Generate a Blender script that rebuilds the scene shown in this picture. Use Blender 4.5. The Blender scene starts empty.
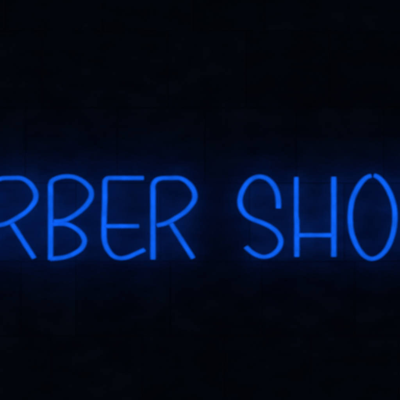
import bpy, bmesh, math, random
from mathutils import Vector, noise

random.seed(7)
C = bpy.context.scene

# ---------------------------------------------------------------- camera
S = 0.003                       # metres per photo pixel on the plane of the sign
DIST = 6.0
H = 0.039                       # how far the tube centres stand off the wall
cam_d = bpy.data.cameras.new('camera')
cam = bpy.data.objects.new('camera', cam_d)
C.collection.objects.link(cam)
cam.location = (0, -H - DIST, 0)
cam.rotation_euler = (math.radians(90), 0, 0)
cam_d.sensor_width = 36
cam_d.lens = 36 * DIST / (400 * S)
cam_d.clip_start = 0.05
cam_d.clip_end = 100
cam_d.dof.use_dof = True        # the photograph is soft: focus falls a little short
cam_d.dof.focus_distance = 5.35
cam_d.dof.aperture_fstop = 3.5
C.camera = cam

# ---------------------------------------------------------------- night air: a trace of ambient light, no sun
w = bpy.data.worlds.new('World')
C.world = w
w.use_nodes = True
bg = w.node_tree.nodes['Background']
bg.inputs['Color'].default_value = (0.22, 0.60, 0.95, 1)
bg.inputs['Strength'].default_value = 0.013

C.view_settings.view_transform = 'Standard'
C.view_settings.look = 'None'
C.view_settings.exposure = 0
C.view_settings.gamma = 1
C.render.resolution_x = 1024
C.render.resolution_y = 1024
C.cycles.max_bounces = 6

def P(x, y, d=H):
    """photo pixel -> point on the plane d metres in front of the wall"""
    return Vector(((x - 200) * S, -d, (200 - y) * S))

# ---------------------------------------------------------------- materials
def nt(name):
    m = bpy.data.materials.new(name)
    m.use_nodes = True
    t = m.node_tree
    return m, t, t.nodes['Principled BSDF'], t.nodes, t.links

def stone_material():
    m, t, b, N, L = nt('dark_stone')
    tc = N.new('ShaderNodeTexCoord')
    n1 = N.new('ShaderNodeTexNoise'); n1.inputs['Scale'].default_value = 5; n1.inputs['Detail'].default_value = 8
    n1.inputs['Roughness'].default_value = 0.62
    n2 = N.new('ShaderNodeTexNoise'); n2.inputs['Scale'].default_value = 70; n2.inputs['Detail'].default_value = 5
    L.new(tc.outputs['Object'], n1.inputs['Vector']); L.new(tc.outputs['Object'], n2.inputs['Vector'])
    att = N.new('ShaderNodeAttribute'); att.attribute_name = 'block_tone'
    r = N.new('ShaderNodeValToRGB')
    r.color_ramp.elements[0].position = 0.3; r.color_ramp.elements[0].color = (0.18, 0.178, 0.21, 1)
    r.color_ramp.elements[1].position = 0.75; r.color_ramp.elements[1].color = (0.30, 0.285, 0.345, 1)
    L.new(n1.outputs['Fac'], r.inputs['Fac'])
    mx = N.new('ShaderNodeMix'); mx.data_type = 'RGBA'; mx.blend_type = 'MULTIPLY'
    mx.inputs['Factor'].default_value = 1
    n3 = N.new('ShaderNodeTexNoise'); n3.inputs['Scale'].default_value = 1.0; n3.inputs['Detail'].default_value = 6
    mp = N.new('ShaderNodeMapping'); mp.inputs['Scale'].default_value = (11, 11, 22)
    L.new(tc.outputs['Object'], mp.inputs['Vector']); L.new(mp.outputs['Vector'], n3.inputs['Vector'])
    r3 = N.new('ShaderNodeMapRange'); r3.inputs['From Min'].default_value = 0.32; r3.inputs['From Max'].default_value = 0.68
    r3.inputs['To Min'].default_value = 0.68; r3.inputs['To Max'].default_value = 1.15
    L.new(n3.outputs['Fac'], r3.inputs['Value'])
    m3 = N.new('ShaderNodeMix'); m3.data_type = 'RGBA'; m3.blend_type = 'MULTIPLY'; m3.inputs['Factor'].default_value = 1
    L.new(r.outputs['Color'], m3.inputs['A']); L.new(r3.outputs['Result'], m3.inputs['B'])
    L.new(m3.outputs['Result'], mx.inputs['A']); L.new(att.outputs['Color'], mx.inputs['B'])
    L.new(mx.outputs['Result'], b.inputs['Base Color'])
    b.inputs['Roughness'].default_value = 0.85
    b.inputs['Specular IOR Level'].default_value = 0.25
    bp = N.new('ShaderNodeBump'); bp.inputs['Strength'].default_value = 0.6; bp.inputs['Distance'].default_value = 0.005
    L.new(n2.outputs['Fac'], bp.inputs['Height']); L.new(bp.outputs['Normal'], b.inputs['Normal'])
    return m

def mortar_material():
    m, t, b, N, L = nt('mortar')
    n = N.new('ShaderNodeTexNoise'); n.inputs['Scale'].default_value = 60
    r = N.new('ShaderNodeValToRGB')
    r.color_ramp.elements[0].color = (0.13, 0.13, 0.13, 1); r.color_ramp.elements[1].color = (0.18, 0.178, 0.175, 1)
    L.new(n.outputs['Fac'], r.inputs['Fac']); L.new(r.outputs['Color'], b.inputs['Base Color'])
    b.inputs['Roughness'].default_value = 0.95
    return m

def tube_material():
    """blue glowing column of the tube, its strength slightly uneven at random"""
    m, t, b, N, L = nt('blue_neon')
    tc = N.new('ShaderNodeTexCoord')
    n = N.new('ShaderNodeTexNoise'); n.inputs['Scale'].default_value = 34; n.inputs['Detail'].default_value = 3
    L.new(tc.outputs['Object'], n.inputs['Vector'])
    mr = N.new('ShaderNodeMapRange')
    mr.inputs['From Min'].default_value = 0.3; mr.inputs['From Max'].default_value = 0.7
    mr.inputs['To Min'].default_value = 0.74; mr.inputs['To Max'].default_value = 1.06
    L.new(n.outputs['Fac'], mr.inputs['Value'])
    b.inputs['Base Color'].default_value = (0.02, 0.06, 0.2, 1)
    b.inputs['Roughness'].default_value = 0.35
    b.inputs['Emission Color'].default_value = (0.005, 0.160, 1.14, 1)
    L.new(mr.outputs['Result'], b.inputs['Emission Strength'])
    return m

def halo_sleeve_material():
    """milky blue sleeve added round the glowing column to imitate its soft halo"""
    m, t, b, N, L = nt('halo_sleeve')
    out = N['Material Output']
    N.remove(b)
    tr = N.new('ShaderNodeBsdfTransparent'); tr.inputs['Color'].default_value = (0.97, 0.98, 1, 1)
    tl = N.new('ShaderNodeBsdfTranslucent'); tl.inputs['Color'].default_value = (0.75, 0.8, 0.97, 1)
    gl = N.new('ShaderNodeBsdfGlossy'); gl.inputs['Roughness'].default_value = 0.12
    m1 = N.new('ShaderNodeMixShader'); m1.inputs['Fac'].default_value = 0.36
    m2 = N.new('ShaderNodeMixShader'); m2.inputs['Fac'].default_value = 0.03
    L.new(tr.outputs[0], m1.inputs[1]); L.new(tl.outputs[0], m1.inputs[2])
    L.new(m1.outputs[0], m2.inputs[1]); L.new(gl.outputs[0], m2.inputs[2])
    L.new(m2.outputs[0], out.inputs['Surface'])
    return m

def clip_material():
    m, t, b, N, L = nt('clear_plastic')
    b.inputs['Base Color'].default_value = (0.5, 0.5, 0.52, 1)
    b.inputs['Roughness'].default_value = 0.3
    b.inputs['Transmission Weight'].default_value = 0.6
    return m

STONE, MORTAR, TUBE, HALO_SLEEVE, CLIP = stone_material(), mortar_material(), tube_material(), halo_sleeve_material(), clip_material()

def link(name, bm, mat, parent=None, smooth=False):
    me = bpy.data.meshes.new(name)
    bmesh.ops.recalc_face_normals(bm, faces=bm.faces)
    bm.to_mesh(me); bm.free()
    if smooth:
        for p in me.polygons: p.use_smooth = True
    me.materials.append(mat)
    o = bpy.data.objects.new(name, me)
    C.collection.objects.link(o)
    if parent: o.parent = parent
    return o

# ---------------------------------------------------------------- the wall: big dark blocks, tight joints
wall = bpy.data.objects.new('stone_wall', None)
C.collection.objects.link(wall)
wall['label'] = 'dark masonry wall of large blocks with thin joints, lit blue behind the sign'
wall['category'] = 'wall'

rows = [-430, -354, -278, -202, -124, -48, 30, 107, 183, 262, 337, 412, 488, 564, 640, 716, 792]
seen = {30: [-52, 40, 168, 246, 330, 430], 107: [-75, 24, 117, 205, 297, 385, 470], 183: [-20, 75, 160, 250, 345, 440],
        262: [-70, 20, 75, 170, 262, 356, 450], 337: [-30, 50, 142, 225, 312, 400]}
bm = bmesh.new()
tone = bm.loops.layers.color.new('block_tone')
for i in range(len(rows) - 1):
    y0, y1 = rows[i], rows[i + 1]
    js = list(seen.get(y0, [random.uniform(150, 230)]))
    while js[0] > -900: js.insert(0, js[0] - random.uniform(72, 118))
    while js[-1] < 1300: js.append(js[-1] + random.uniform(72, 118))
    for a, c in zip(js, js[1:]):
        g = 0.28                                   # half joint, pixels
        dep = random.uniform(-0.0005, 0.0005)
        x0, x1 = (a + g - 200) * S, (c - g - 200) * S
        z0, z1 = (200 - y1 + g) * S, (200 - y0 - g) * S
        bv = 0.0009
        y_f, y_s, y_b = dep, dep + bv, 0.03
        def ring(ins, y):
            return [bm.verts.new(p) for p in ((x0 + ins, y, z0 + ins), (x1 - ins, y, z0 + ins), (x1 - ins, y, z1 - ins), (x0 + ins, y, z1 - ins))]
        r0, r1, r2, r3 = ring(bv, y_f), ring(bv * 0.3, y_f + bv * 0.3), ring(0, y_s), ring(0, y_b)
        fs = [bm.faces.new(r0)]
        for ra, rb in ((r0, r1), (r1, r2), (r2, r3)):
            for k in range(4):
                fs.append(bm.faces.new((ra[k], ra[(k + 1) % 4], rb[(k + 1) % 4], rb[k])))
        v = random.uniform(0.92, 1.06)
        for f in fs:
            for l in f.loops: l[tone] = (v, v, v * random.uniform(0.99, 1.01), 1)
link('block_face', bm, STONE, wall)
bm = bmesh.new()
bmesh.ops.create_cube(bm, size=1)
for v in bm.verts:
    v.co = Vector((v.co.x * 7.2, 0.0019 + (v.co.y + 0.5) * 0.2, v.co.z * 3.9 + 0.05))
link('mortar', bm, MORTAR, wall)

# ---------------------------------------------------------------- the sign
RX, RZ = 4.2 / 2 * S, 3.2 / 2 * S         # the tube is a little wider across than it is tall
K = RX / RZ

def spline(pts, closed=False):
    """Catmull-Rom through the points, corners kept where a point is repeated"""
    out = []
    n = len(pts)
    for i in range(n - 1):
        p1, p2 = pts[i], pts[i + 1]
        if (p2 - p1).length < 1e-6: continue
        p0 = pts[i - 1] if i > 0 else p1 * 2 - p2
        p3 = pts[i + 2] if i + 2 < n else p2 * 2 - p1
        if (p1 - p0).length < 1e-6: p0 = p1 * 2 - p2
        if (p3 - p2).length < 1e-6: p3 = p2 * 2 - p1
        # centripetal knots keep the bends round without overshoot
        t1 = (p1 - p0).length ** 0.5; t2 = t1 + (p2 - p1).length ** 0.5; t3 = t2 + (p3 - p2).length ** 0.5
        steps = max(3, int((p2 - p1).length / (1.2 * S)))
        for s in range(steps):
            t = t1 + (t2 - t1) * s / steps
            a1 = p0 * ((t1 - t) / t1) + p1 * (t / t1)
            a2 = p1 * ((t2 - t) / (t2 - t1)) + p2 * ((t - t1) / (t2 - t1))
            a3 = p2 * ((t3 - t) / (t3 - t2)) + p3 * ((t - t2) / (t3 - t2))
            b1 = a1 * ((t2 - t) / t2) + a2 * (t / t2)
            b2 = a2 * ((t3 - t) / (t3 - t1)) + a3 * ((t - t1) / (t3 - t1))
            out.append(b1 * ((t2 - t) / (t2 - t1)) + b2 * ((t - t1) / (t2 - t1)))
    out.append(pts[-1])
    return out

def tube_bm(px, dx=0, lift=0.0, slim=1.0):
    """sweep a round section along the pixel path; worked in a space where the pen is round"""
    pts = [P(x + dx, y, H + lift) for x, y in px]
    for p in pts: p.z *= K
    path = spline(pts)
    bm = bmesh.new()
    NS = 20
    n = len(path)
    tg = []
    for i in range(n):
        t = path[min(i + 1, n - 1)] - path[max(i - 1, 0)]
        tg.append(t.normalized())
    def ring(c, t, r):
        nrm = Vector((t.z, 0, -t.x))
        return [bm.verts.new(c + nrm * (math.cos(2 * math.pi * k / NS) * r) + Vector((0, 1, 0)) * (math.sin(2 * math.pi * k / NS) * r)) for k in range(NS)]
    for scale, mi, ext in ((1.0, 0, 0.0), (1.5, 1, 0.0016)):      # glowing column, then the sleeve added for its halo
        rings = []
        for i in range(n):
            wob = 1 + 0.06 * noise.noise(path[i] * 45) + 0.05 * noise.noise(path[i] * 170)
            r = RX * wob * (slim(200 - path[i].z / K / S) if callable(slim) else slim) * scale
            if i == 0:
                rings.append(ring(path[0] - tg[0] * (0.0002 + ext), tg[0], r * 0.80))
                rings.append(ring(path[0] + tg[0] * (0.0012 - ext), tg[0], r * 0.97))
            elif i == n - 1:
                rings.append(ring(path[-1] - tg[-1] * (0.0012 - ext), tg[-1], r * 0.97))
                rings.append(ring(path[-1] + tg[-1] * (0.0002 + ext), tg[-1], r * 0.80))
            else:
                rings.append(ring(path[i], tg[i], r))
        fs = []
        for ra, rb in zip(rings, rings[1:]):
            for k in range(NS):
                fs.append(bm.faces.new((ra[k], ra[(k + 1) % NS], rb[(k + 1) % NS], rb[k])))
        fs.append(bm.faces.new(rings[0])); fs.append(bm.faces.new(list(reversed(rings[-1]))))
        for f in fs: f.material_index = mi
    for v in bm.verts: v.co.z /= K
    return bm

def pin_bm(x, y, d0, d1, rad, head):
    """turned pin along the view axis from d0 to d1 metres off the wall, with a wider head at the near-wall end"""
    bm = bmesh.new()
    c = P(x, y, 0)
    prof = [(0, d0), (head, d0), (head, d0 + 0.002), (rad, d0 + 0.003), (rad, d1 - 0.0006), (rad * 0.8, d1), (0, d1)]
    NS = 16
    rr = []
    for r, d in prof:
        rr.append([bm.verts.new((c.x + r * math.cos(2 * math.pi * k / NS), -d, c.z + r * math.sin(2 * math.pi * k / NS))) for k in range(NS)] if r else [bm.verts.new((c.x, -d, c.z))])
    for a, b in zip(rr, rr[1:]):
        for k in range(NS):
            k2 = (k + 1) % NS
            if len(a) == 1: bm.faces.new((a[0], b[k], b[k2]))
            elif len(b) == 1: bm.faces.new((a[k], a[k2], b[0]))
            else: bm.faces.new((a[k], a[k2], b[k2], b[k]))
    return bm

sign = bpy.data.objects.new('neon_sign', None)
C.collection.objects.link(sign)
sign['label'] = 'glowing blue neon sign with thin rounded capitals reading BARBER SHOP on dark wall'
sign['category'] = 'neon sign'

def letter(ch, strokes, dx, feet, label):
    """strokes: the first is the letter's main tube, the rest are tubes of their own under it"""
    main = None
    for i, st in enumerate(strokes):
        px, lift, slim = st
        bm = tube_bm(px, dx, lift, slim)
        o = link('letter' if i == 0 else 'tube', bm, TUBE, main if main else sign, smooth=True)
        o.data.materials.append(HALO_SLEEVE)
        if i == 0:
            main = o
            main['label'] = label
    for fx, fy in feet:
        link('clip', pin_bm(fx + dx, fy, -0.002, H - RX * 0.75, 0.0014, 0.0028), CLIP, sign, smooth=True)

R_ = [([(153, 259.3), (153, 240), (153, 215), (153, 192), (153, 186), (154.2, 182.4), (157, 179.6), (162, 178.2), (170, 178), (179, 178), (183.5, 179.5), (188, 182.6), (192.0, 187.4), (194.1, 191.4), (194.9, 195.4), (194.4, 199.6), (192.4, 203.6), (185.8, 211.2), (176.8, 217.4), (168, 222.4), (163, 224.2), (157, 225.4)], 0, 1),
      ([(171.0, 223.6), (182, 240.8), (193.2, 258.2)], -0.0004, 0.97)]
R_feet = [(153, 250), (153, 205), (194.8, 195.5), (171, 178), (184, 244)]
B_ = [([(50.5, 259.6), (50.6, 240), (50.6, 215), (50.6, 192), (50.7, 184), (52.3, 180.6), (58.4, 177.7), (66.3, 176.3), (74, 177), (81.3, 180.2), (87.4, 185.2), (90.3, 189), (91.4, 193), (91.0, 197.2), (88.9, 201.6), (82.8, 208.8), (74.5, 215.2), (67, 219.3), (61, 221), (54, 221.3)], 0, 1),
      ([(53, 224.2), (60, 223.8), (66.5, 224.2), (73, 226.8), (81, 233), (84.5, 240.8), (81.5, 248.3), (73, 254.2), (64, 257.3), (50.2, 259.0)], -0.0004, 1)]
B_feet = [(50.6, 250), (50.6, 200), (91.5, 193.5), (66, 176.4), (84.4, 241)]
E_ = [([(143.6, 178), (130, 178), (112, 178), (107.5, 178.3), (105.4, 180.4), (104.9, 184), (104.8, 200), (104.2, 216), (104, 232), (104.3, 239), (106, 246), (109.4, 252), (114, 256.4), (120, 258.2), (127.5, 257.2), (135, 254), (144.6, 249.6)], 0, 1),
      ([(104.5, 226.1), (120, 226.1), (138.8, 226.1)], -0.0004, 0.96)]
E_feet = [(104.6, 205), (125, 178), (120, 258), (132, 226)]
S_ = [([(278.5, 208.2), (278.3, 200.5), (276.8, 191.8), (272.6, 183.8), (266.4, 178.3), (259, 176.6), (252.3, 178.7), (246.2, 184.3), (241.9, 191.9), (240, 200.4), (241.3, 208.2), (245.7, 214.6), (252, 218.8), (262.5, 222.9), (271.2, 227.3), (277.6, 233), (280.9, 240.6), (278.9, 248.2), (272.6, 254.4), (264, 256.9), (256, 254.7), (250.5, 251.2), (245.8, 246.9)], 0, 1)]
S_feet = [(278.3, 200.5), (240.3, 198), (262.5, 222.9), (280.9, 240.6), (256, 254.7)]
H_ = [([(296.3, 177.2), (296.3, 200), (296.3, 215), (296.4, 217.5), (296.7, 220), (296.8, 223), (296.8, 240), (296.8, 256.6)], 0, lambda y: 0.88 + 0.13 * min(1, max(0, (y - 217) / 3))),
      ([(333.8, 177), (333.8, 217), (333.8, 256.6)], 0, 1.02),
      ([(297, 235.2), (315, 235.2), (333.5, 235.2)], -0.0004, 1.0)]
H_feet = [(296.6, 190), (296.8, 248), (333.8, 190), (333.8, 248)]
O_ = [([(371.1, 175.9), (369.8, 176.1), (367.2, 177.1), (363.2, 180.2), (357.9, 187.4), (353.0, 197.8), (350.8, 208), (350.2, 219), (351.7, 232.5), (355.9, 244), (360.6, 251.8), (365.8, 256.8), (371.4, 258.8), (377.2, 257.5), (382.6, 253.7), (387.4, 247.6), (391.8, 237.5), (394.3, 226.3), (394.9, 215.5), (394.1, 206.5), (391.4, 196.8), (386.6, 186.8), (381.4, 180), (378.4, 177.4), (375.5, 175.8), (374.1, 175.5)], 0, 1)]
O_feet = [(350, 212), (371, 259), (395.3, 214), (386.4, 186)]
A_ = [([(-58, 258.5), (-48, 228), (-38.5, 184), (-35.6, 177.6), (-32.5, 184), (-23.5, 228), (-15.5, 258.5)], 0, 1),
      ([(-50, 236), (-36, 236), (-22, 236)], -0.0004, 0.96)]
P_ = [([(410, 259.3), (410, 240), (410, 215), (410, 192), (410, 186), (411.2, 182.4), (414, 179.6), (419, 178.2), (427, 178), (436, 178), (440.5, 179.5), (445, 182.6), (449.0, 187.4), (451.1, 191.4), (451.9, 195.4), (451.4, 199.6), (449.4, 203.6), (442.8, 211.2), (433.8, 217.4), (425, 222.4), (420, 224.2), (414, 225.4)], 0, 1)]

letter('B', B_, -161, B_feet, 'blue tube letter B that opens the first word')
letter('A', A_, 0, [(-48, 228), (-24, 228)], 'blue tube letter A in the first word')
letter('R', R_, -159, R_feet, 'blue tube letter R cut by the left edge of the photo')
letter('B', B_, 0, B_feet, 'blue tube letter B between an R and the E')
letter('E', E_, 0, E_feet, 'blue tube letter E with a curved foot')
letter('R', R_, 0, R_feet, 'blue tube letter R at the end of the first word')
letter('S', S_, 0, S_feet, 'blue tube letter S that opens the second word')
letter('H', H_, 0, H_feet, 'blue tube letter H made of three straight tubes')
letter('O', O_, 0, O_feet, 'blue tube letter O, an upright oval with a small gap at its top')
letter('P', P_, 0, [(410, 250), (410, 205), (451.8, 195.5)], 'blue tube letter P that ends the second word')
